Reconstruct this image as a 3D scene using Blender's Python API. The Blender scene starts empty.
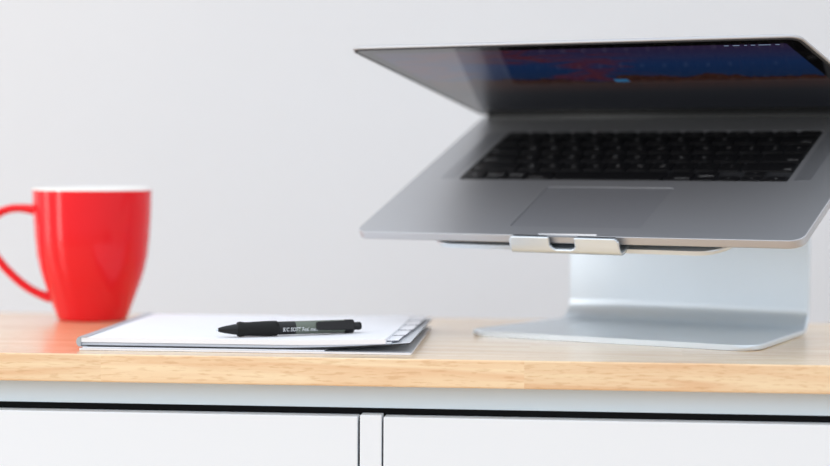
import bpy, bmesh, math, random
from math import sin, cos, pi, radians, sqrt
from mathutils import Vector, Matrix, noise

random.seed(7)
sc = bpy.context.scene
COL = sc.collection

# ------------------------------------------------------------------ camera
cam_d = bpy.data.cameras.new('camera')
cam = bpy.data.objects.new('camera', cam_d)
COL.objects.link(cam)
sc.camera = cam
cam_d.sensor_width = 36.0
cam_d.lens = 2000.0 / 830.0 * 36.0
cam_d.clip_start = 0.05
cam.matrix_world = (Matrix.Translation((0, -1.387, 0.896)) @ Matrix.Rotation(radians(5.54), 4, 'Z')
                    @ Matrix.Rotation(radians(90 - 2.376), 4, 'X') @ Matrix.Rotation(radians(0.30), 4, 'Z'))
cam_d.dof.use_dof = True
cam_d.dof.focus_distance = 1.43
cam_d.dof.aperture_fstop = 3.3

# ------------------------------------------------------------------ world, lights, exposure
w = bpy.data.worlds.new('daylight'); sc.world = w; w.use_nodes = True
nt = w.node_tree; nt.nodes.clear()
wo = nt.nodes.new('ShaderNodeOutputWorld'); bg = nt.nodes.new('ShaderNodeBackground')
tc = nt.nodes.new('ShaderNodeTexCoord'); sp = nt.nodes.new('ShaderNodeSeparateXYZ'); cr = nt.nodes.new('ShaderNodeValToRGB')
nt.links.new(tc.outputs['Generated'], sp.inputs[0]); nt.links.new(sp.outputs['Z'], cr.inputs[0])
cr.color_ramp.elements[0].position = 0.0; cr.color_ramp.elements[0].color = (0.745, 0.79, 0.84, 1)
cr.color_ramp.elements[1].position = 1.0; cr.color_ramp.elements[1].color = (1.30, 1.42, 1.55, 1)
e_ = cr.color_ramp.elements.new(0.30); e_.color = (0.98, 1.01, 1.07, 1)
nt.links.new(cr.outputs[0], bg.inputs[0]); bg.inputs[1].default_value = 0.97
nt.links.new(bg.outputs[0], wo.inputs[0])


def area(name, loc, target, sx, sy, power, col):
    l = bpy.data.lights.new(name, 'AREA'); l.shape = 'RECTANGLE'; l.size = sx; l.size_y = sy
    l.energy = power; l.color = col
    o = bpy.data.objects.new(name, l); COL.objects.link(o)
    o.location = loc
    o.rotation_euler = (Vector(target) - Vector(loc)).to_track_quat('-Z', 'Y').to_euler()
    return o


area('window_daylight_left', (-2.5, 0.05, 1.2), (-0.3, 0.1, 0.9), 0.35, 2.0, 8, (1.0, 0.97, 0.92))
area('window_daylight_front_left', (-2.3, -1.15, 1.2), (-0.3, 0.1, 0.9), 0.30, 2.0, 14, (1.0, 0.98, 0.95))

sc.view_settings.view_transform = 'Standard'
sc.view_settings.look = 'None'
sc.view_settings.gamma = 1.0
sc.view_settings.use_curve_mapping = False
sc.view_settings.exposure = 0.18


# ------------------------------------------------------------------ material helpers
def srgb(r, g, b):
    f = lambda c: (c / 255 / 12.92) if c / 255 <= 0.04045 else ((c / 255 + 0.055) / 1.055) ** 2.4
    return (f(r), f(g), f(b), 1)


def mat(name, col, rough=0.5, metal=0.0, bump=0.0, bscale=200.0, var=0.0, vscale=8.0, coat=0.0, spec=0.5, stretch=(1, 1, 1)):
    m = bpy.data.materials.new(name); m.use_nodes = True
    n = m.node_tree.nodes; L = m.node_tree.links; b = n['Principled BSDF']
    b.inputs['Roughness'].default_value = rough; b.inputs['Metallic'].default_value = metal
    b.inputs['Specular IOR Level'].default_value = spec
    b.inputs['Coat Weight'].default_value = coat; b.inputs['Coat Roughness'].default_value = 0.03
    t = n.new('ShaderNodeTexCoord'); mp = n.new('ShaderNodeMapping'); mp.inputs['Scale'].default_value = stretch
    L.new(t.outputs['Object'], mp.inputs[0])
    nz = n.new('ShaderNodeTexNoise'); nz.inputs['Scale'].default_value = vscale; nz.inputs['Detail'].default_value = 3
    L.new(mp.outputs[0], nz.inputs['Vector'])
    mx = n.new('ShaderNodeMix'); mx.data_type = 'RGBA'
    mx.inputs[6].default_value = tuple(c * (1 - var) for c in col[:3]) + (1,)
    mx.inputs[7].default_value = tuple(min(1, c * (1 + var)) for c in col[:3]) + (1,)
    L.new(nz.outputs[0], mx.inputs[0]); L.new(mx.outputs[2], b.inputs['Base Color'])
    if bump > 0:
        nb = n.new('ShaderNodeTexNoise'); nb.inputs['Scale'].default_value = bscale; nb.inputs['Detail'].default_value = 2
        L.new(mp.outputs[0], nb.inputs['Vector'])
        bp = n.new('ShaderNodeBump'); bp.inputs['Strength'].default_value = bump; bp.inputs['Distance'].default_value = 0.001
        L.new(nb.outputs[0], bp.inputs['Height']); L.new(bp.outputs[0], b.inputs['Normal'])
    return m


def wood(name):
    m = bpy.data.materials.new(name); m.use_nodes = True
    n = m.node_tree.nodes; L = m.node_tree.links; b = n['Principled BSDF']
    t = n.new('ShaderNodeTexCoord')
    mp = n.new('ShaderNodeMapping'); mp.inputs['Location'].default_value = (0.3575 + 2.8945, 0.0448 * 20 + 0.001, 0)
    L.new(t.outputs['Object'], mp.inputs[0])
    br = n.new('ShaderNodeTexBrick'); br.offset = 0.37; br.inputs['Scale'].default_value = 1.0
    br.inputs['Mortar Size'].default_value = 0.0; br.inputs['Brick Width'].default_value = 0.3005
    br.inputs['Row Height'].default_value = 0.0448; br.inputs['Bias'].default_value = 0.0
    br.inputs['Color1'].default_value = (0, 0, 0, 1); br.inputs['Color2'].default_value = (1, 1, 1, 1)
    L.new(mp.outputs[0], br.inputs['Vector'])
    # each stave shifts the grain
    ad = n.new('ShaderNodeVectorMath'); ad.operation = 'MULTIPLY_ADD'
    ad.inputs[1].default_value = (3.7, 5.1, 2.3)
    L.new(br.outputs['Color'], ad.inputs[0]); L.new(t.outputs['Object'], ad.inputs[2])
    g = n.new('ShaderNodeMapping'); g.inputs['Scale'].default_value = (7, 60, 110)
    L.new(ad.outputs[0], g.inputs[0])
    ng = n.new('ShaderNodeTexNoise'); ng.inputs['Scale'].default_value = 1.0; ng.inputs['Detail'].default_value = 4; ng.inputs['Distortion'].default_value = 0.8
    L.new(g.outputs[0], ng.inputs['Vector'])
    f = n.new('ShaderNodeMapping'); f.inputs['Scale'].default_value = (90, 500, 650)
    L.new(ad.outputs[0], f.inputs[0])
    nf = n.new('ShaderNodeTexNoise'); nf.inputs['Scale'].default_value = 1.0; nf.inputs['Detail'].default_value = 2
    L.new(f.outputs[0], nf.inputs['Vector'])
    c1 = n.new('ShaderNodeValToRGB'); e = c1.color_ramp.elements
    e[0].position = 0.33; e[0].color = srgb(238, 196, 148); e[1].position = 0.66; e[1].color = srgb(252, 226, 184)
    L.new(ng.outputs[0], c1.inputs[0])
    c2 = n.new('ShaderNodeValToRGB'); e = c2.color_ramp.elements
    e[0].position = 0.34; e[0].color = (0.84, 0.74, 0.61, 1); e[1].position = 0.47; e[1].color = (1, 1, 1, 1)
    L.new(nf.outputs[0], c2.inputs[0])
    mu = n.new('ShaderNodeMix'); mu.data_type = 'RGBA'; mu.blend_type = 'MULTIPLY'; mu.inputs[0].default_value = 0.7
    L.new(c1.outputs[0], mu.inputs[6]); L.new(c2.outputs[0], mu.inputs[7])
    # stave to stave tint
    tr = n.new('ShaderNodeValToRGB'); e = tr.color_ramp.elements
    e[0].position = 0; e[0].color = (0.90, 0.86, 0.80, 1); e[1].position = 1; e[1].color = (1.06, 1.06, 1.05, 1)
    L.new(br.outputs['Color'], tr.inputs[0])
    m2 = n.new('ShaderNodeMix'); m2.data_type = 'RGBA'; m2.blend_type = 'MULTIPLY'; m2.inputs[0].default_value = 1
    L.new(mu.outputs[2], m2.inputs[6]); L.new(tr.outputs[0], m2.inputs[7])
    L.new(m2.outputs[2], b.inputs['Base Color'])
    b.inputs['Roughness'].default_value = 0.34
    b.inputs['Coat Weight'].default_value = 1.0; b.inputs['Coat IOR'].default_value = 1.75; b.inputs['Coat Roughness'].default_value = 0.25
    b.inputs['Specular IOR Level'].default_value = 0.6
    bp = n.new('ShaderNodeBump'); bp.inputs['Strength'].default_value = 0.12; bp.inputs['Distance'].default_value = 0.0004
    L.new(nf.outputs[0], bp.inputs['Height']); L.new(bp.outputs[0], b.inputs['Normal'])
    return m


def floorwood(name):
    m = mat(name, srgb(192, 156, 120), 0.35, var=0.2, vscale=3, stretch=(0.6, 8, 1))
    return m


M = {}
M['wall'] = mat('painted_wall', srgb(221, 222, 224), 0.85, var=0.02, vscale=3, bump=0.15, bscale=350)
M['floor'] = floorwood('oak_floor')
M['trim'] = mat('white_trim', srgb(240, 240, 240), 0.4)
M['wood'] = wood('butcher_block')
M['white'] = mat('white_lacquer', srgb(238, 244, 249), 0.35, var=0.01, vscale=4)
M['rail'] = mat('white_rail_blue_shade', srgb(212, 227, 236), 0.4, var=0.01)  # blue of the sky-lit shade under the worktop, put into the colour
M['gap'] = mat('black_gap_shade', (0.0015, 0.0015, 0.002, 1), 0.3, spec=0.12)  # near-black colour stands in for the shade deep in the gap
M['red'] = mat('red_glaze', (0.80, 0.010, 0.016, 1), 0.13, spec=0.3, coat=0.0, var=0.04, vscale=20)
M['cream'] = mat('white_glaze', srgb(246, 243, 238), 0.12, coat=0.5)
M['alu'] = mat('brushed_silver_aluminium', srgb(220, 229, 236), 0.33, 0.62, bump=0.05, bscale=900, var=0.02)  # slight blue tint of the sky light put into the metal colour
M['alulap'] = mat('anodised_laptop_aluminium', srgb(190, 191, 194), 0.40, 0.66, bump=0.05, bscale=1500, var=0.02)
M['pad'] = mat('trackpad_glass', srgb(183, 184, 188), 0.40, 0.66, var=0.01)
M['rubber'] = mat('dark_rubber', (0.02, 0.02, 0.022, 1), 0.6, bump=0.1, bscale=900)
M['key'] = mat('black_keycap', (0.008, 0.008, 0.009, 1), 0.42, var=0.1, vscale=90)
M['legend'] = mat('white_key_legend', (0.42, 0.42, 0.42, 1), 0.6)
M['well'] = mat('black_key_well', (0.03, 0.031, 0.034, 1), 0.55)
M['hinge'] = mat('dark_hinge_cover', (0.02, 0.022, 0.022, 1), 0.4)
M['bezel'] = mat('black_glass_bezel', (0.004, 0.004, 0.005, 1), 0.04, spec=0.6)
M['paper'] = mat('white_paper', srgb(239, 239, 243), 0.8, var=0.015, vscale=30)
M['edge'] = mat('page_edges', srgb(196, 202, 212), 0.85, var=0.3, vscale=1, stretch=(60, 60, 3000))
M['greycard'] = mat('grey_card', srgb(172, 177, 183), 0.55, var=0.05, vscale=30)
M['silver'] = mat('silver_card', srgb(206, 209, 214), 0.45, var=0.03, vscale=30)
M['blackcard'] = mat('black_card', (0.015, 0.015, 0.018, 1), 0.6)
M['penrubber'] = mat('black_soft_grip', (0.007, 0.007, 0.007, 1), 0.5, spec=0.25, bump=0.1, bscale=1200)
M['penblack'] = mat('black_pen_plastic', (0.009, 0.009, 0.010, 1), 0.25, spec=0.35)
M['pengreen'] = mat('smoky_green_plastic', srgb(98, 106, 95), 0.25, var=0.1, vscale=60)
M['ink'] = mat('white_print', (0.8, 0.82, 0.84, 1), 0.5)
M['tabtext'] = mat('grey_tab_line', srgb(120, 118, 130), 0.7)


# ------------------------------------------------------------------ geometry helpers
def mesh_obj(name, bm, m, parent=None, smooth=False, angle=None):
    me = bpy.data.meshes.new(name)
    bmesh.ops.recalc_face_normals(bm, faces=bm.faces[:])
    bm.to_mesh(me); bm.free()
    for x in (m if isinstance(m, (list, tuple)) else [m]): me.materials.append(x)
    o = bpy.data.objects.new(name, me); COL.objects.link(o)
    if parent: o.parent = parent
    if smooth:
        for p in me.polygons: p.use_smooth = True
        if angle:
            me.set_sharp_from_angle(angle=radians(angle))
    return o


def thing(name, label, cat, loc=(0, 0, 0), rot=(0, 0, 0), group=None):
    o = bpy.data.objects.new(name, None); COL.objects.link(o)
    o.location = loc; o.rotation_euler = rot; o.empty_display_size = 0.05
    o['label'] = label; o['category'] = cat
    if group: o['group'] = group
    return o


def box(bm, x0, x1, y0, y1, z0, z1, bev=0.0, seg=2):
    r = bmesh.ops.create_cube(bm, size=1)
    vs = r['verts']
    for v in vs:
        v.co = Vector(((x0 + x1) / 2 + v.co.x * (x1 - x0), (y0 + y1) / 2 + v.co.y * (y1 - y0), (z0 + z1) / 2 + v.co.z * (z1 - z0)))
    if bev:
        es = list({e for v in vs for e in v.link_edges})
        bmesh.ops.bevel(bm, geom=es, offset=bev, segments=seg, affect='EDGES', profile=0.5)


def rring(hw, y0, y1, r, z, n=8, rtop=None, rbot=None):
    """rounded rectangle ring, centred on x, from y0 to y1 (rtop, rbot: own radii at y1 and y0)"""
    r = max(r, 1e-5); pts = []; rt = rtop or r; rb = rbot or r
    for cx, cy, a0, r in ((hw - rt, y1 - rt, 0, rt), (-hw + rt, y1 - rt, 90, rt), (-hw + rb, y0 + rb, 180, rb), (hw - rb, y0 + rb, 270, rb)):
        for i in range(n + 1):
            a = radians(a0 + 90 * i / n); pts.append((cx + r * cos(a), cy + r * sin(a), z))
    return pts


def loft(bm, rings, cap0=True, cap1=True, closed=True, mi=None):
    rv = [[bm.verts.new(p) for p in ring] for ring in rings]
    n = len(rv[0])
    for k, (a, b) in enumerate(zip(rv, rv[1:])):
        for i in range(n if closed else n - 1):
            f = bm.faces.new((a[i], a[(i + 1) % n], b[(i + 1) % n], b[i]))
            if mi: f.material_index = mi[k]
    if cap0:
        f = bm.faces.new(rv[0][::-1])
        if mi: f.material_index = mi[0]
    if cap1:
        f = bm.faces.new(rv[-1])
        if mi: f.material_index = mi[-1]
    return rv


def lathe(bm, prof, n=64, axis='Z', mi=None, close=False):
    rings = []
    for r, h in prof:
        ring = []
        for i in range(n):
            a = 2 * pi * i / n
            ring.append((r * cos(a), r * sin(a), h) if axis == 'Z' else (h, r * cos(a), r * sin(a)))
        rings.append(ring)
    loft(bm, rings, True, True, True, mi)


def text_bm(bm, body, size, loc, mi, rot=None, depth=0.00005, align='CENTER', squash=1.0):
    cu = bpy.data.curves.new('txt', 'FONT'); cu.body = body; cu.size = size; cu.align_x = align; cu.align_y = 'CENTER'
    cu.resolution_u = 2; cu.extrude = depth
    to = bpy.data.objects.new('txt', cu); COL.objects.link(to)
    dg = bpy.context.evaluated_depsgraph_get(); dg.update()
    me = bpy.data.meshes.new_from_object(to.evaluated_get(dg))
    T = Matrix.Translation(loc) @ (rot if rot else Matrix.Identity(4)) @ Matrix.Diagonal((squash, 1, 1, 1))
    base = len(bm.faces)
    bm2 = bmesh.new(); bm2.from_mesh(me)
    vm = {v: bm.verts.new(T @ v.co) for v in bm2.verts}
    for f in bm2.faces:
        try:
            g = bm.faces.new([vm[v] for v in f.verts]); g.material_index = mi
        except ValueError: pass
    bm2.free(); bpy.data.objects.remove(to); bpy.data.meshes.remove(me); bpy.data.curves.remove(cu)


def cut(o, cutter_bm):
    me = bpy.data.meshes.new('cutter'); cutter_bm.to_mesh(me); cutter_bm.free()
    c = bpy.data.objects.new('cutter', me); COL.objects.link(c)
    c.parent = None
    md = o.modifiers.new('b', 'BOOLEAN'); md.operation = 'DIFFERENCE'; md.object = c; md.solver = 'EXACT'
    par = o.parent; o.parent = None
    dg = bpy.context.evaluated_depsgraph_get(); dg.update()
    nm = bpy.data.meshes.new_from_object(o.evaluated_get(dg))
    o.modifiers.clear(); old = o.data; o.data = nm; nm.name = old.name
    bpy.data.objects.remove(c); bpy.data.meshes.remove(me)
    o.parent = par


# ------------------------------------------------------------------ the room
def struct(name, bm, m):
    o = mesh_obj(name, bm, m); o['kind'] = 'structure'; return o


bm = bmesh.new(); box(bm, -3.0, 3.0, 0.950, 1.05, 0, 2.7); struct('wall_back', bm, M['wall'])
bm = bmesh.new(); box(bm, -3.0, 3.0, -3.6, 1.05, -0.05, 0); struct('floor', bm, M['floor'])
bm = bmesh.new(); box(bm, -3.0, 3.0, 0.935, 0.950, 0, 0.09, 0.003); struct('baseboard_back', bm, M['trim'])

# ------------------------------------------------------------------ cabinet and worktop
XL, XR = -0.86, 0.53
cab = thing('drawer_cabinet', 'white lacquered drawer cabinet with rail tinted like bluish shade under the wooden top', 'cabinet', (-0.1653, 0, 0))
ox = 0.1653


def cpart(name, x0, x1, y0, y1, z0, z1, m, bev=0.0006):
    bm = bmesh.new(); box(bm, x0 + ox, x1 + ox, y0, y1, z0, z1, bev)
    return mesh_obj(name, bm, m, cab)


cpart('carcass', XL + 0.01, XR - 0.01, 0.026, 0.33, 0.10, 0.7295, M['white'])
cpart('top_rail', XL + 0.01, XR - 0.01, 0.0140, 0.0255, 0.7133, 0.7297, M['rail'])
cpart('gap_shade_strip', XL + 0.012, XR - 0.012, 0.0200, 0.0255, 0.104, 0.7135, M['gap'])  # strip added to paint the dark depth of the open gap
cpart('divider', -0.1733, -0.1580, 0.0050, 0.0195, 0.105, 0.7092, M['white'])
for x0, x1 in ((XL + 0.012, -0.1750), (-0.1566, XR - 0.012)):
    for z0, z1 in ((0.512, 0.7081), (0.310, 0.508), (0.105, 0.306)):
        d = cpart('drawer', x0, x1, 0.0050, 0.0195, z0, z1, M['white'])
for x in (XL + 0.06, XR - 0.06):
    for y in (0.06, 0.29):
        cpart('leg', x - 0.02, x + 0.02, y - 0.02, y + 0.02, 0.0, 0.0998, M['white'])

bm = bmesh.new(); box(bm, XL, XR, 0.0, 0.345, 0.7300, 0.7500, 0.0012, 3)
top = mesh_obj('wooden_worktop', bm, M['wood'])
top['label'] = 'light butcher block wooden desk top on the white cabinet'; top['category'] = 'desk top'

# ------------------------------------------------------------------ mug
mug = thing('coffee_mug', 'glossy red ceramic mug with white inside standing left of the notepad', 'mug', (-0.4384, 0.2830, 0.7500), (0, 0, radians(8)))
H = 0.111
H = 0.1125
prof = [(0.0, 0.002), (0.024, 0.002), (0.026, 0.0), (0.0290, 0.0004), (0.0302, 0.003), (0.0338, 0.013), (0.0384, 0.0255), (0.0415, 0.034), (0.0442, 0.043), (0.0468, 0.055), (0.0484, 0.070), (0.0496, 0.088), (0.0503, 0.1105)]
inner = [(0.0501, H - 0.0006), (0.0493, H), (0.0484, H - 0.0006), (0.0474, 0.100), (0.0452, 0.070), (0.040, 0.045), (0.034, 0.030), (0.027, 0.014), (0.018, 0.009), (0.0, 0.008)]
bm = bmesh.new()
full = prof[1:] + inner[:-1]
mi = [0] * (len(prof) - 2) + [1] * len(inner)
lathe(bm, full, 96, 'Z', mi[:len(full) - 1])
body = mesh_obj('mug_body', bm, [M['red'], M['cream']], mug, True, 60)
# handle
pts = [(-0.0455, 0.0925), (-0.056, 0.0945), (-0.068, 0.0945), (-0.079, 0.0905), (-0.0865, 0.082), (-0.0885, 0.071), (-0.085, 0.059), (-0.077, 0.0475), (-0.066, 0.036), (-0.054, 0.0265), (-0.042, 0.0205), (-0.0345, 0.0185)]


def catmull(P, k=5):
    out = []
    for i in range(len(P) - 1):
        p0 = P[max(i - 1, 0)]; p1 = P[i]; p2 = P[i + 1]; p3 = P[min(i + 2, len(P) - 1)]
        for j in range(k):
            t = j / k
            out.append(tuple(0.5 * ((2 * b) + (c - a) * t + (2 * a - 5 * b + 4 * c - d) * t * t + (-a + 3 * b - 3 * c + d) * t ** 3) for a, b, c, d in zip(p0, p1, p2, p3)))
    out.append(P[-1]); return out


cp = catmull(pts); rings = []
for i, (x, z) in enumerate(cp):
    a = cp[max(i - 1, 0)]; b = cp[min(i + 1, len(cp) - 1)]
    tx, tz = b[0] - a[0], b[1] - a[1]; l = sqrt(tx * tx + tz * tz); nx, nz = -tz / l, tx / l
    e = min(i, len(cp) - 1 - i) / 7.0; fl = 1 + 0.35 * max(0, 1 - e)
    ring = []
    for k in range(16):
        q = 2 * pi * k / 16
        ring.append((x + nx * 0.0036 * fl * cos(q), 0.0068 * fl * sin(q), z + nz * 0.0036 * fl * cos(q)))
    rings.append(ring)
bm = bmesh.new(); loft(bm, rings)
mesh_obj('mug_handle', bm, M['red'], mug, True, 70)

# ------------------------------------------------------------------ folder and notepad
fold = thing('paper_folder', 'flat silver white folder lying on the desk under the notepad', 'folder', (-0.262, 0.135, 0.7500))


def sheet(bm, x0, x1, y0, y1, zf, th, nx=24, ny=6, skew=None):
    """a thin sheet following the height zf(x, y) of its underside"""
    T = [[None] * (ny + 1) for _ in range(nx + 1)]; B = [[None] * (ny + 1) for _ in range(nx + 1)]
    for i in range(nx + 1):
        for j in range(ny + 1):
            x = x0 + (x1 - x0) * i / nx; y = y0 + (y1 - y0) * j / ny
            if skew: x -= skew * (i / nx) * (j / ny)
            z = zf(x, y)
            B[i][j] = bm.verts.new((x, y, z)); T[i][j] = bm.verts.new((x, y, z + th))
    for i in range(nx):
        for j in range(ny):
            bm.faces.new((T[i][j], T[i + 1][j], T[i + 1][j + 1], T[i][j + 1]))
            bm.faces.new((B[i][j], B[i][j + 1], B[i + 1][j + 1], B[i + 1][j]))
    for i in range(nx):
        bm.faces.new((B[i][0], B[i + 1][0], T[i + 1][0], T[i][0])).material_index = 1
        bm.faces.new((B[i + 1][ny], B[i][ny], T[i][ny], T[i + 1][ny])).material_index = 1
    for j in range(ny):
        bm.faces.new((B[0][j + 1], B[0][j], T[0][j], T[0][j + 1])).material_index = 1
        bm.faces.new((B[nx][j], B[nx][j + 1], T[nx][j + 1], T[nx][j])).material_index = 1


# folder local frame: x -0.120..0.1205, y -0.108..0.11
bm = bmesh.new(); sheet(bm, -0.1185, 0.1228, -0.110, 0.103, lambda x, y: 0.0002, 0.0013, skew=0.005)
mesh_obj('lower_cover', bm, [M['silver'], M['paper']], fold)
bm = bmesh.new(); sheet(bm, -0.1165, 0.060, -0.1085, 0.100, lambda x, y: 0.0016, 0.0007)
mesh_obj('loose_paper', bm, [M['paper'], M['paper']], fold)

pad = thing('notepad', 'white lined notepad with grey bound left edge and index tabs under the black pen', 'notepad', (-0.262, 0.135, 0.7500))
lift = lambda x: 0.0 if x < 0.02 else 0.0052 * ((x - 0.02) / 0.105) ** 1.6
bm = bmesh.new(); sheet(bm, -0.1195, 0.1215, -0.1065, 0.108, lambda x, y: 0.0026 + lift(x), 0.0009, 30, skew=0.003)
mesh_obj('back_cover', bm, [M['silver'], M['blackcard']], pad)
bm = bmesh.new(); sheet(bm, -0.1180, 0.108, -0.1060, 0.1055, lambda x, y: 0.0036 + lift(x) * 0.8, 0.0018, 30)
mesh_obj('lower_page_block', bm, [M['paper'], M['edge']], pad)
bm = bmesh.new(); sheet(bm, -0.1180, 0.1040, -0.1068, 0.1050, lambda x, y: 0.0057 + lift(x) * 0.5, 0.0034, 30)
mesh_obj('page_block', bm, [M['paper'], M['paper']], pad)
# printed rule near the right margin and faint lines: part of the top page
bm = bmesh.new()
for k in range(16):
    y = -0.088 + k * 0.0115
    box(bm, -0.105, 0.018, y, y + 0.0003, 0.00911, 0.00914)
mesh_obj('ruled_lines', bm, mat('pale_ruling', srgb(214, 214, 226), 0.8), pad)
# index tabs down the right side, stepping outwards
tabs = [(-0.100, -0.062, 0.0), (-0.060, -0.022, 0.004), (-0.020, 0.018, 0.008), (0.020, 0.058, 0.010), (0.060, 0.098, 0.011)]
for k, (y0, y1, dx) in enumerate(tabs):
    bm = bmesh.new()
    z = 0.0070 + 0.0003 * k
    sheet(bm, 0.098, 0.1125 + dx * 0.3, y0, y1, lambda x, y: z + lift(x) * 0.5, 0.0004, 3, 2)
    t = mesh_obj('index_tab', bm, [M['paper'], M['tabtext']], pad)
# binding: grey strip folded round the left edge
prof = []
for i in range(13):
    a = radians(90 + 180 * i / 12)
    prof.append((-0.1190 + 0.0026 * cos(a), 0.0060 + 0.0036 * sin(a)))
prof = [(-0.1135, 0.0096)] + prof + [(-0.1135, 0.0024)]
inn = [(x if x > -0.114 else x + 0.0007 * (1 if x < -0.119 else 0), z) for x, z in prof]
bm = bmesh.new()
ring = lambda y: [(x, y, z) for x, z in prof] + [(max(x, -0.1182) + 0.0001, y, 0.0060 + (z - 0.0060) * 0.85) for x, z in reversed(prof)]
loft(bm, [ring(-0.1072 + 0.2135 * i / 10) for i in range(11)])
mesh_obj('binding_strip', bm, M['greycard'], pad, True, 40)

# ------------------------------------------------------------------ pen
PA = Vector((-0.2818, 0.0400, 0)); PB = Vector((-0.1845, 0.0850, 0))
pen = thing('ballpoint_pen', 'black retractable ballpoint pen with rubber grip lying on the notepad', 'pen', (PA.x, PA.y, 0.7648),
            (0, radians(-0.2), math.atan2(PB.y - PA.y, PB.x - PA.x)))
LP = 0.1085
K = LP / 0.142


def penpart(name, prof, m, ang=40):
    bm = bmesh.new(); lathe(bm, [(r, x * K) for r, x in prof], 40, 'X')
    return mesh_obj(name, bm, m, pen, True, ang)


penpart('tip', [(0.0007, 0.0), (0.0014, 0.0004), (0.0018, 0.002), (0.0027, 0.007), (0.0036, 0.014), (0.0042, 0.0192)], M['penblack'])
penpart('metal_point', [(0.00035, -0.0022), (0.0005, -0.0016), (0.0008, 0.0002)], M['alu'])
penpart('grip', [(0.0043, 0.0186), (0.0052, 0.0192), (0.0056, 0.022), (0.0051, 0.026), (0.0051, 0.030), (0.0054, 0.040), (0.0056, 0.052), (0.0055, 0.0575), (0.0048, 0.0588)], M['penrubber'])
bar = penpart('barrel', [(0.0047, 0.0589), (0.0049, 0.060), (0.0049, 0.0755)], M['penblack'])
penpart('clear_barrel', [(0.0049, 0.0756), (0.0049, 0.125)], M['pengreen'])
penpart('cap', [(0.0050, 0.1252), (0.0051, 0.126), (0.0051, 0.1335), (0.0047, 0.1345)], M['penblack'])
penpart('plunger', [(0.0024, 0.1346), (0.0028, 0.135), (0.0030, 0.1375), (0.0030, 0.1415), (0.0025, 0.1425)], M['penblack'])
# clip on the near side
nrm = Vector((0, -1, 0.25)).normalized()
bm = bmesh.new()
r0 = []
for x, w, d0, d1 in ((0.0955, 0.0026, 0.0050, 0.0062), (0.0965, 0.0030, 0.0050, 0.0067), (0.104, 0.0032, 0.0050, 0.0066), (0.120, 0.0034, 0.0049, 0.0064), (0.132, 0.0034, 0.0040, 0.0060), (0.1332, 0.0030, 0.0040, 0.0056)):
    up = Vector((0, nrm.z, -nrm.y))
    r0.append([Vector((x * K, 0, 0)) + up * a + nrm * b for a, b in ((-w, d0), (-w, d1 - 0.0004), (-w + 0.0005, d1), (w - 0.0005, d1), (w, d1 - 0.0004), (w, d0))])
loft(bm, r0); mesh_obj('clip', bm, M['penblack'], pen, True, 30)
# lettering on the barrel, wrapped on the near side
bm = bmesh.new()
text_bm(bm, 'BIC SOFT Feel med', 0.0042, (0, 0, 0), 0, None, 0.0, 'LEFT', 0.92)
xs = [v.co.x for v in bm.verts]; wx = max(xs) - min(xs)
for v in bm.verts:
    a = (v.co.y - 0.0010) / 0.0050
    xx = (0.0625 * K) + (v.co.x - min(xs)) * (0.0265 / wx)
    v.co = Vector((xx, -0.00502 * cos(a), 0.00502 * sin(a)))
mesh_obj('printed_lettering', bm, M['ink'], pen)

# ------------------------------------------------------------------ laptop stand
YAW = radians(-22.2); TILT = radians(22.11)
LO = Vector((-0.0318, 0.0955, 0.8330))
u = Vector((cos(YAW), sin(YAW), 0))
SO = LO + u * 0.005; SO.z = 0.7502
stand = thing('laptop_stand', 'bent silver aluminium laptop stand with front lip on the wooden desk', 'laptop stand', SO, (0, 0, YAW - radians(2.0)))
ZL = LO.z - SO.z   # height of laptop front edge above the desk
ct, st = cos(TILT), sin(TILT)
tp = lambda v, n: (v * ct - n * st, ZL + v * st + n * ct)     # tray frame -> (y, z)
TH = 0.0042


def strip(name, path, hw, th=TH, mtl=None, cut_hole=None, nx=1, ang=35):
    """loft a chamfered plate along path [(y,z)], hw(k)-> (xmin,xmax)"""
    n = len(path); rings = []
    for i, (y, z) in enumerate(path):
        a = path[max(i - 1, 0)]; b = path[min(i + 1, n - 1)]
        ty, tz = b[0] - a[0], b[1] - a[1]; l = sqrt(ty * ty + tz * tz); ny, nz = -tz / l, ty / l
        x0, x1 = hw(i)
        c = 0.0009; h = th / 2
        sec = [(x0, -h + c), (x0 + c, -h), (x1 - c, -h), (x1, -h + c), (x1, h - c), (x1 - c, h), (x0 + c, h), (x0, h - c)]
        rings.append([(x, y + ny * d, z + nz * d) for x, d in sec])
    bm = bmesh.new(); loft(bm, rings)
    return mesh_obj(name, bm, mtl or M['alu'], stand, True, ang)


# base plate and lower bend
V_UP = 0.210; RB = 0.018
V0 = 0.046
yb = [V0 + x for x in (0, .0003, .0012, .0027, .0047, .0072, .010, .0135, .017, .020, .03, .05, .08, .11)]
path = [(y, TH / 2) for y in yb]
for i in range(0, 13):
    a = radians(-90 + 90 * i / 12)
    path.append((V_UP - RB + RB * cos(a), TH / 2 + RB + RB * sin(a)))


def base_hw(i):
    y, z = path[i]; d = y - V0; r = 0.020
    w = 0.1215 - 0.0155 * min(1, max(0, d) / (V_UP - V0))
    if d < r: w -= r - sqrt(max(0, r * r - (r - d) ** 2))
    return (-w + 0.006, w + 0.006)


strip('base_plate', path, base_hw)
# upright: from the bend up to the upper bend
vt = V_UP / ct - 0.0
top_pt = None
RT = 0.022
THT = 0.0034
NT = -0.0121 - THT / 2
# the upper bend: turn from +z to the tray direction (forward and down)
# tray line passes tp(v, NT); upright line y = V_UP. centre of the bend is RT inside both
# centre c: y = V_UP - RT ; distance from tray line = RT (below it)
cy = V_UP - RT
# tray line z at y: z = z0 + (y - y0) * tan t
y0_, z0_ = tp(0, NT)
cz = z0_ + (cy - y0_) * st / ct - RT / ct
path_u = [(V_UP, TH / 2 + RB + (cz - TH / 2 - RB) * k / 12) for k in range(13)]
strip_u = strip('upright', path_u, lambda i: (-0.100, 0.112))
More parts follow.
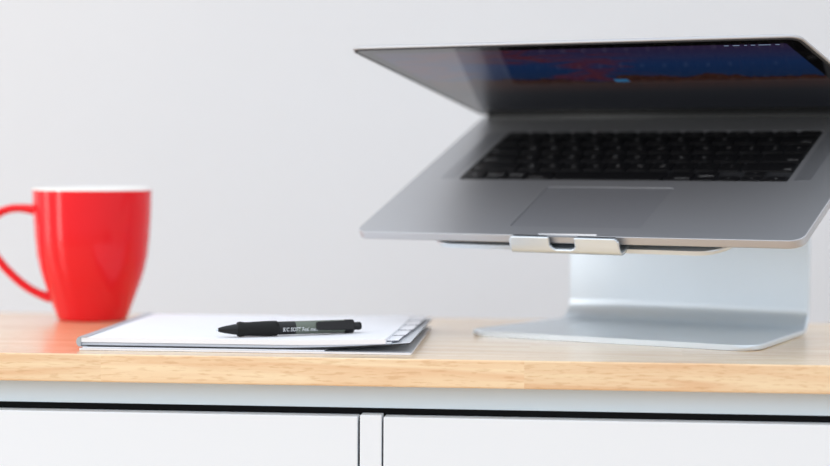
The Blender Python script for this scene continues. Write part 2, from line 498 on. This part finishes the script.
# round cable hole through the upright
cb = bmesh.new()
bmesh.ops.create_cone(cb, cap_ends=True, segments=48, radius1=0.027, radius2=0.027, depth=0.05,
                      matrix=Matrix.Translation((0.006, V_UP, 0.1005)) @ Matrix.Rotation(pi / 2, 4, 'X'))
cut(strip_u, cb)
# tray with the upper bend
path_t = []
a1 = 90 + math.degrees(TILT)
for i in range(15):
    a = radians(a1 * i / 14)
    path_t.append((cy + RT * cos(a), cz + RT * sin(a)))
vend = 0.006
ys, zs = path_t[-1]
ye, ze = tp(vend, NT)
ts = [0.25, .5, .7, .8, .86, .89, .91, .93, .945, .96, .972, .982, .990, .996, 1.0]
for t in ts: path_t.append((ys + (ye - ys) * t, zs + (ze - zs) * t))
Lt = sqrt((ye - ys) ** 2 + (ze - zs) ** 2)


def tray_hw(i):
    if i < 15: return (-0.100 - 0.033 * i / 14, 0.112 + 0.008 * i / 14)
    d = (1 - ts[i - 15]) * Lt; a, b = 0.028, 0.030
    k = 0
    if d < b: k = a * (1 - sqrt(max(0, 1 - ((b - d) / b) ** 2))) * 0.9
    return (-0.133 + k, 0.120 - k)


strip('tray', path_t, tray_hw, THT)
# front lip: curls forward and up, notched in the middle
LW = 0.0445; NTH = 0.0030
NL = -0.0127
cl = [(0.012, NL), (0.006, NL), (0.0, NL)]
RL = 0.005
for i in range(1, 10):
    a = radians(-90 - 90 * i / 9)
    cl.append((0.0 + RL * cos(a), NL + RL + RL * sin(a)))
for n_ in (-0.0060, -0.004, -0.002, 0.0, 0.0012): cl.append((-RL - 0.0002, n_))
NX = 76
bm = bmesh.new()
G = {}
S = [0]
for a, b in zip(cl, cl[1:]): S.append(S[-1] + sqrt((a[0] - b[0]) ** 2 + (a[1] - b[1]) ** 2))
fine = 40
path_l = []
for k in range(fine + 1):
    s = S[-1] * k / fine
    for j in range(len(S) - 1):
        if s <= S[j + 1] + 1e-9:
            t = (s - S[j]) / (S[j + 1] - S[j]); path_l.append((cl[j][0] + (cl[j + 1][0] - cl[j][0]) * t, cl[j][1] + (cl[j + 1][1] - cl[j][1]) * t)); break
SL = S[-1]


def lip_ok(x, s):
    # outline of the lip in developed coordinates: rounded outer corners and a rounded U notch
    r = 0.004
    ax = abs(x)
    if ax > LW - r and s > SL - r and (ax - LW + r) ** 2 + (s - SL + r) ** 2 > r * r: return False
    if ax > LW: return False
    hwN = 0.0105; dN = 0.0098; rn = 0.004
    xx = abs(x + 0.001)
    if s > SL - dN and xx < hwN:
        if s < SL - dN + rn and xx > hwN - rn:
            return (xx - (hwN - rn)) ** 2 + (SL - dN + rn - s) ** 2 > rn * rn
        return False
    return True


for i in range(NX + 1):
    for k in range(fine + 1):
        x = -LW + 2 * LW * i / NX; v, n_ = path_l[k]; y, z = tp(v, n_)
        G[i, k] = bm.verts.new((x - 0.005, y, z))
for i in range(NX):
    for k in range(fine):
        x = -LW + 2 * LW * (i + 0.5) / NX; s = SL * (k + 0.5) / fine
        if lip_ok(x, s): bm.faces.new((G[i, k], G[i + 1, k], G[i + 1, k + 1], G[i, k + 1]))
for v in [v for v in bm.verts if not v.link_faces]: bm.verts.remove(v)
lip = mesh_obj('front_lip', bm, M['alu'], stand, True, 40)
md = lip.modifiers.new('solid', 'SOLIDIFY'); md.thickness = 0.0024; md.offset = 0
# rubber strips behind the lip and on the tray
for x0, x1 in ((-LW - 0.002, -0.0185), (0.0065, LW - 0.008)):
    a = [tp(-0.0038, -0.008), tp(-0.0028, -0.008), tp(-0.0028, 0.0014), tp(-0.0038, 0.0014)]
    bm = bmesh.new(); loft(bm, [[(x0, y, z) for y, z in a], [(x1, y, z) for y, z in a]])
    mesh_obj('lip_rubber', bm, M['rubber'], stand)
for sx in (-1, 1):
    bm = bmesh.new()
    a = [tp(0.030, NT + THT / 2), tp(0.19, NT + THT / 2), tp(0.19, NT + THT / 2 + 0.0008), tp(0.030, NT + THT / 2 + 0.0008)]
    loft(bm, [[(sx * 0.085, y, z) for y, z in a], [(sx * 0.070, y, z) for y, z in a]])
    mesh_obj('tray_rubber', bm, M['rubber'], stand)

# ------------------------------------------------------------------ laptop
lap = thing('laptop', 'silver aluminium laptop half open with black keys resting on the stand', 'laptop', LO, (TILT, radians(-0.27), YAW))
HW = 0.1795; DP = 0.2500
bm = bmesh.new()
rings = []
for z, ins in ((0.0, 0.0006), (-0.0003, 0.0001), (-0.0008, 0.0), (-0.0057, 0.0), (-0.0064, 0.0006), (-0.0076, 0.004), (-0.0086, 0.010), (-0.0095, 0.020), (-0.0100, 0.034)):
    rings.append(rring(HW - ins, ins, DP - min(ins, 0.01), max(0.0105 - ins * 0.3, 0.004), z, 10, 0.003))
loft(bm, rings[::-1])
bodyo = mesh_obj('base_shell', bm, M['alulap'], lap, True, 25)
# recesses for the keyboard and trackpad
KB0, KB1, KHW = 0.1065, 0.2115, 0.1378
cb = bmesh.new()
loft(cb, [rring(KHW, KB0, KB1, 0.002, -0.0016, 3), rring(KHW, KB0, KB1, 0.002, 0.003, 3)])
cut(bodyo, cb)
TPX, TP0, TP1 = 0.0527, 0.0160, 0.0930
cb = bmesh.new(); loft(cb, [rring(TPX, TP0, TP1, 0.002, -0.0009, 3), rring(TPX, TP0, TP1, 0.002, 0.003, 3)])
cut(bodyo, cb)
# thumb scoop in the front edge
cb = bmesh.new(); loft(cb, [rring(0.023, -0.004, 0.0035, 0.0018, -0.0011, 4), rring(0.028, -0.004, 0.0055, 0.002, 0.003, 4)])
cut(bodyo, cb)
bodyo.data.set_sharp_from_angle(angle=radians(25))
bm = bmesh.new(); loft(bm, [rring(TPX - 0.0003, TP0 + 0.0003, TP1 - 0.0006, 0.002, -0.0009, 4), rring(TPX - 0.0003, TP0 + 0.0003, TP1 - 0.0006, 0.002, -0.0004, 4)])
mesh_obj('trackpad', bm, M['pad'], lap)
bm = bmesh.new(); loft(bm, [rring(KHW - 0.0001, KB0 + 0.0001, KB1 - 0.0001, 0.0018, -0.00158, 3), rring(KHW - 0.0001, KB0 + 0.0001, KB1 - 0.0001, 0.0018, -0.0013, 3)])
kb = mesh_obj('keyboard', bm, M['well'], lap)
kb.name = 'keyboard'
U = (2 * KHW - 0.0016) / 14.5; PV = 0.0190; GAP = 0.0026


def add_key(x0, x1, y0, y1, txt, size=0.0045, small=False):
    bm = bmesh.new()
    a = [(x0, y0), (x1, y0), (x1, y1), (x0, y1)]
    hw = (x1 - x0) / 2; cx = (x0 + x1) / 2
    rr = [[(cx + p[0], p[1], p[2]) for p in rring(hw - i, y0 + i, y1 - i, 0.0016, z, 3)] for z, i in ((-0.0013, 0.0), (-0.0001, 0.0), (0.0001, 0.0002))]
    loft(bm, rr)
    if txt:
        if small and x1 - x0 > 0.02:
            al = 'LEFT' if cx < 0 else 'RIGHT'
            px = x0 + 0.0018 if cx < 0 else x1 - 0.0018
            text_bm(bm, txt, 0.0031, (px, y0 + 0.0034, 0.00016), 1, None, 0.00002, al)
        else:
            text_bm(bm, txt, size, (cx, (y0 + y1) / 2, 0.00016), 1, None, 0.00002)
    return mesh_obj('key', bm, [M['key'], M['legend']], kb)


rows = [
    [('fn', 1, 1), ('control', 1, 1), ('option', 1, 1), ('command', 1.25, 1), (' ', 5, 0), ('command', 1.25, 1), ('option', 1, 1), ('<>', 3, 0)],
    [('shift', 2.25, 1)] + [(c, 1, 0) for c in 'ZXCVBNM,./'] + [('shift', 2.25, 1)],
    [('caps lock', 1.75, 1)] + [(c, 1, 0) for c in "ASDFGHJKL;'"] + [('return', 1.75, 1)],
    [('tab', 1.5, 1)] + [(c, 1, 0) for c in 'QWERTYUIOP[]\\'],
    [(c, 1, 0) for c in '`1234567890-='] + [('delete', 1.5, 1)],
]
for r, row in enumerate(rows):
    x = -KHW + 0.0008; y = KB0 + 0.0004 + r * PV
    for t, wd, sm in row:
        if t == '<>':
            for k, (yy0, yy1) in enumerate(((0, 1), (0, 1), (0, 1))):
                xa = x + k * U * 1.0
                h = (PV - GAP) / 2 - 0.0002
                if k == 1:
                    add_key(xa + GAP / 2, xa + U - GAP / 2, y + GAP / 2, y + GAP / 2 + h, 'v', 0.003)
                    add_key(xa + GAP / 2, xa + U - GAP / 2, y + GAP / 2 + h + 0.0005, y + GAP / 2 + 2 * h + 0.0005, '^', 0.003)
                else:
                    add_key(xa + GAP / 2, xa + U - GAP / 2, y + GAP / 2, y + GAP / 2 + h, '<' if k == 0 else '>', 0.003)
            continue
        wdx = wd * U
        add_key(x + GAP / 2, x + wdx - GAP / 2, y + GAP / 2, y + PV - GAP / 2, t.strip(), 0.0046, bool(sm)); x += wdx
y = KB0 + 0.0004 + 5 * PV
fw = 14.5 * U / 14
for k, t in enumerate(['esc'] + ['F%d' % i for i in range(1, 13)] + ['']):
    x = -KHW + 0.0008 + k * fw
    add_key(x + GAP / 2, x + fw - GAP / 2, y + 0.0006, y + 0.0088, t, 0.0024)
# speaker grilles either side of the keyboard
gm = mat('speaker_perforation', srgb(150, 151, 153), 0.4, 0.72)
n = gm.node_tree.nodes; L = gm.node_tree.links
vo = n.new('ShaderNodeTexVoronoi'); vo.inputs['Scale'].default_value = 700; vo.inputs['Randomness'].default_value = 0.0
rp = n.new('ShaderNodeValToRGB'); rp.color_ramp.elements[0].position = 0.22; rp.color_ramp.elements[0].color = (0.22, 0.22, 0.22, 1)
rp.color_ramp.elements[1].position = 0.3; rp.color_ramp.elements[1].color = srgb(184, 186, 191)
tcx = n.new('ShaderNodeTexCoord'); L.new(tcx.outputs['Object'], vo.inputs['Vector']); L.new(vo.outputs['Distance'], rp.inputs[0])
L.new(rp.outputs[0], n['Principled BSDF'].inputs['Base Color'])
for sx in (-1, 1):
    bm = bmesh.new()
    loft(bm, [[(sx * 0.1485 + p[0], p[1], p[2]) for p in rring(0.0068, 0.108, 0.209, 0.0012, z, 3)] for z in (0.00002, 0.00010)])
    mesh_obj('speaker_grille', bm, gm, lap)
# hinge cover
HY, HZ = 0.2475, 0.0012
bm = bmesh.new(); lathe(bm, [(0.0036, -0.173), (0.0042, -0.172), (0.0042, 0.172), (0.0036, 0.173)], 24, 'X')
ho = mesh_obj('hinge_cover', bm, M['hinge'], lap, True, 40); ho.location = (0, HY - 0.001, 0.0)

# rubber feet under the shell
for fx in (-0.14, 0.14):
    for fy in (0.035, 0.215):
        bm = bmesh.new(); bmesh.ops.create_cone(bm, cap_ends=True, segments=24, radius1=0.0065, radius2=0.0075, depth=0.0025, matrix=Matrix.Translation((fx, fy, -0.01075)))
        mesh_obj('rubber_foot', bm, M['rubber'], lap, True, 40)

# lid: local +y runs from the hinge to the lid's top edge, +z is the screen side
OPEN = radians(33.15)
LD = 0.2430
bm = bmesh.new()
rings = []
for z, ins in ((0.0000, 0.0008), (-0.0003, 0.0002), (-0.0006, 0.0), (-0.0014, 0.0), (-0.0024, 0.0008), (-0.0034, 0.004), (-0.0042, 0.012), (-0.0046, 0.030)):
    rings.append(rring(HW - ins, 0.001 + min(ins, 0.01), LD - ins, 0.0105, z, 10, None, 0.003))
loft(bm, rings[::-1])
lid = mesh_obj('lid', bm, M['alulap'], lap, True, 25)
lid.location = (0, HY, HZ + 0.0008); lid.rotation_euler = (pi - OPEN, 0, 0)
# rubber gasket and glass bezel with the display in its opening
def frame_bm(o, i, z0, z1):
    bm = bmesh.new()
    A0 = [bm.verts.new(p[:2] + (z0,)) for p in o]; A1 = [bm.verts.new(p[:2] + (z1,)) for p in o]
    B0 = [bm.verts.new(p[:2] + (z0,)) for p in i]; B1 = [bm.verts.new(p[:2] + (z1,)) for p in i]
    n = len(A0)
    for k in range(n):
        j = (k + 1) % n
        bm.faces.new((A0[k], A0[j], A1[j], A1[k])); bm.faces.new((A1[k], A1[j], B1[j], B1[k]))
        bm.faces.new((B1[k], B1[j], B0[j], B0[k])); bm.faces.new((B0[k], B0[j], A0[j], A0[k]))
    return bm


SX, SY0, SY1 = 0.1655, 0.0215, 0.2285
bm = frame_bm(rring(HW - 0.0012, 0.0032, LD - 0.0012, 0.0095, 0, 8, None, 0.002), rring(HW - 0.0032, 0.0054, LD - 0.0032, 0.0078, 0, 8, None, 0.0015), 0.0, 0.0007)
mesh_obj('gasket', bm, M['rubber'], lid)
bm = frame_bm(rring(HW - 0.0033, 0.0055, LD - 0.0033, 0.0077, 0, 8, None, 0.0014), rring(SX, SY0, SY1, 0.0003, 0, 8), 0.00005, 0.0005)
mesh_obj('glass_bezel', bm, M['bezel'], lid)

# display: a dusk mountain picture glowing behind glossy glass
dm = bpy.data.materials.new('display_picture'); dm.use_nodes = True
n = dm.node_tree.nodes; L = dm.node_tree.links; b = n['Principled BSDF']
b.inputs['Base Color'].default_value = (0.004, 0.004, 0.005, 1); b.inputs['Roughness'].default_value = 0.04; b.inputs['Specular IOR Level'].default_value = 0.6
t = n.new('ShaderNodeTexCoord'); s = n.new('ShaderNodeSeparateXYZ'); L.new(t.outputs['Object'], s.inputs[0])


def math_(op, a, bb, c=None):
    m = n.new('ShaderNodeMath'); m.operation = op
    for k, q in enumerate((a, bb, c)):
        if q is None: continue
        if isinstance(q, (int, float)): m.inputs[k].default_value = q
        else: L.new(q, m.inputs[k])
    return m.outputs[0]


def ramp(fac, els):
    r = n.new('ShaderNodeValToRGB'); r.color_ramp.elements[0].position = els[0][0]; r.color_ramp.elements[0].color = els[0][1] + (1,)
    r.color_ramp.elements[1].position = els[-1][0]; r.color_ramp.elements[1].color = els[-1][1] + (1,)
    for p, c in els[1:-1]:
        e = r.color_ramp.elements.new(p); e.color = c + (1,)
    L.new(fac, r.inputs[0]); return r.outputs[0]


def mix_(f, a, bb):
    m = n.new('ShaderNodeMix'); m.data_type = 'RGBA'; L.new(f, m.inputs[0])
    for k, q in ((6, a), (7, bb)):
        if isinstance(q, tuple): m.inputs[k].default_value = q + (1,)
        else: L.new(q, m.inputs[k])
    return m.outputs[2]


vy = math_('DIVIDE', math_('SUBTRACT', s.outputs['Y'], SY0), SY1 - SY0)
hx = math_('DIVIDE', s.outputs['X'], SX)
mp = n.new('ShaderNodeMapping'); mp.inputs['Scale'].default_value = (7, 26, 1); mp.inputs['Rotation'].default_value = (0, 0, -0.12)
L.new(t.outputs['Object'], mp.inputs[0])
nz = n.new('ShaderNodeTexNoise'); nz.inputs['Scale'].default_value = 1.3; nz.inputs['Detail'].default_value = 4; nz.inputs['Distortion'].default_value = 1.2
L.new(mp.outputs[0], nz.inputs['Vector'])
sky = ramp(vy, [(0.0, (0.010, 0.014, 0.03)), (0.45, (0.01, 0.03, 0.09)), (0.75, (0.012, 0.045, 0.16)), (1.0, (0.05, 0.03, 0.09))])
cl1 = ramp(nz.outputs[0], [(0.50, (0, 0, 0)), (0.57, (0.9, 0.9, 0.9)), (0.62, (0.2, 0.2, 0.2)), (0.7, (0, 0, 0))])
left = ramp(math_('ADD', hx, 0.0), [(0.0, (1, 1, 1)), (0.35, (0.0, 0.0, 0.0))])
fac = math_('MULTIPLY', cl1, left)
col = mix_(fac, sky, (0.14, 0.022, 0.03))
# mountain ridge
nr = n.new('ShaderNodeTexNoise'); nr.noise_dimensions = '1D'; nr.inputs['Scale'].default_value = 3.2; nr.inputs['Detail'].default_value = 5
L.new(hx, nr.inputs['W'])
ridge = math_('MULTIPLY_ADD', nr.outputs[0], 0.36, 0.36)
below = math_('LESS_THAN', vy, ridge)
nm = n.new('ShaderNodeTexNoise'); nm.inputs['Scale'].default_value = 34; nm.inputs['Detail'].default_value = 4
L.new(mp.outputs[0], nm.inputs['Vector'])
rock = ramp(nm.outputs[0], [(0.42, (0.010, 0.008, 0.012)), (0.58, (0.13, 0.04, 0.018)), (0.72, (0.02, 0.03, 0.06))])
fade = ramp(vy, [(0.30, (0, 0, 0)), (0.50, (1, 1, 1))])
rock2 = mix_(fade, (0.006, 0.008, 0.014), rock)
col = mix_(below, col, rock2)
L.new(col, b.inputs['Emission Color']); b.inputs['Emission Strength'].default_value = 0.3
bm = bmesh.new(); loft(bm, [rring(SX, SY0, SY1, 0.0003, 0.00005, 8), rring(SX, SY0, SY1, 0.0003, 0.0005, 8)])
disp = mesh_obj('display', bm, dm, lid)
lum = bpy.data.materials.new('glowing_screen_icons'); lum.use_nodes = True
b2 = lum.node_tree.nodes['Principled BSDF']; b2.inputs['Base Color'].default_value = (0, 0, 0, 1)
b2.inputs['Emission Color'].default_value = (0.5, 0.7, 1, 1); b2.inputs['Emission Strength'].default_value = 0.3
bm = bmesh.new()
for x, wd in ((0.119, 0.0035), (0.1255, 0.005), (0.134, 0.002), (0.139, 0.003), (0.1445, 0.009), (0.157, 0.003)):
    bm = bmesh.new(); box(bm, x, x + wd, 0.2248, 0.2265, 0.0005, 0.00053); mesh_obj('menu_icon', bm, lum, disp)
bm = bmesh.new(); box(bm, -0.0045, 0.0070, 0.120, 0.129, 0.0005, 0.00053); 
blu = lum.copy(); blu.name = 'blue_screen_icon'
blu.node_tree.nodes['Principled BSDF'].inputs['Emission Color'].default_value = (0.04, 0.28, 0.6, 1)
mesh_obj('desktop_icon', bm, blu, disp)
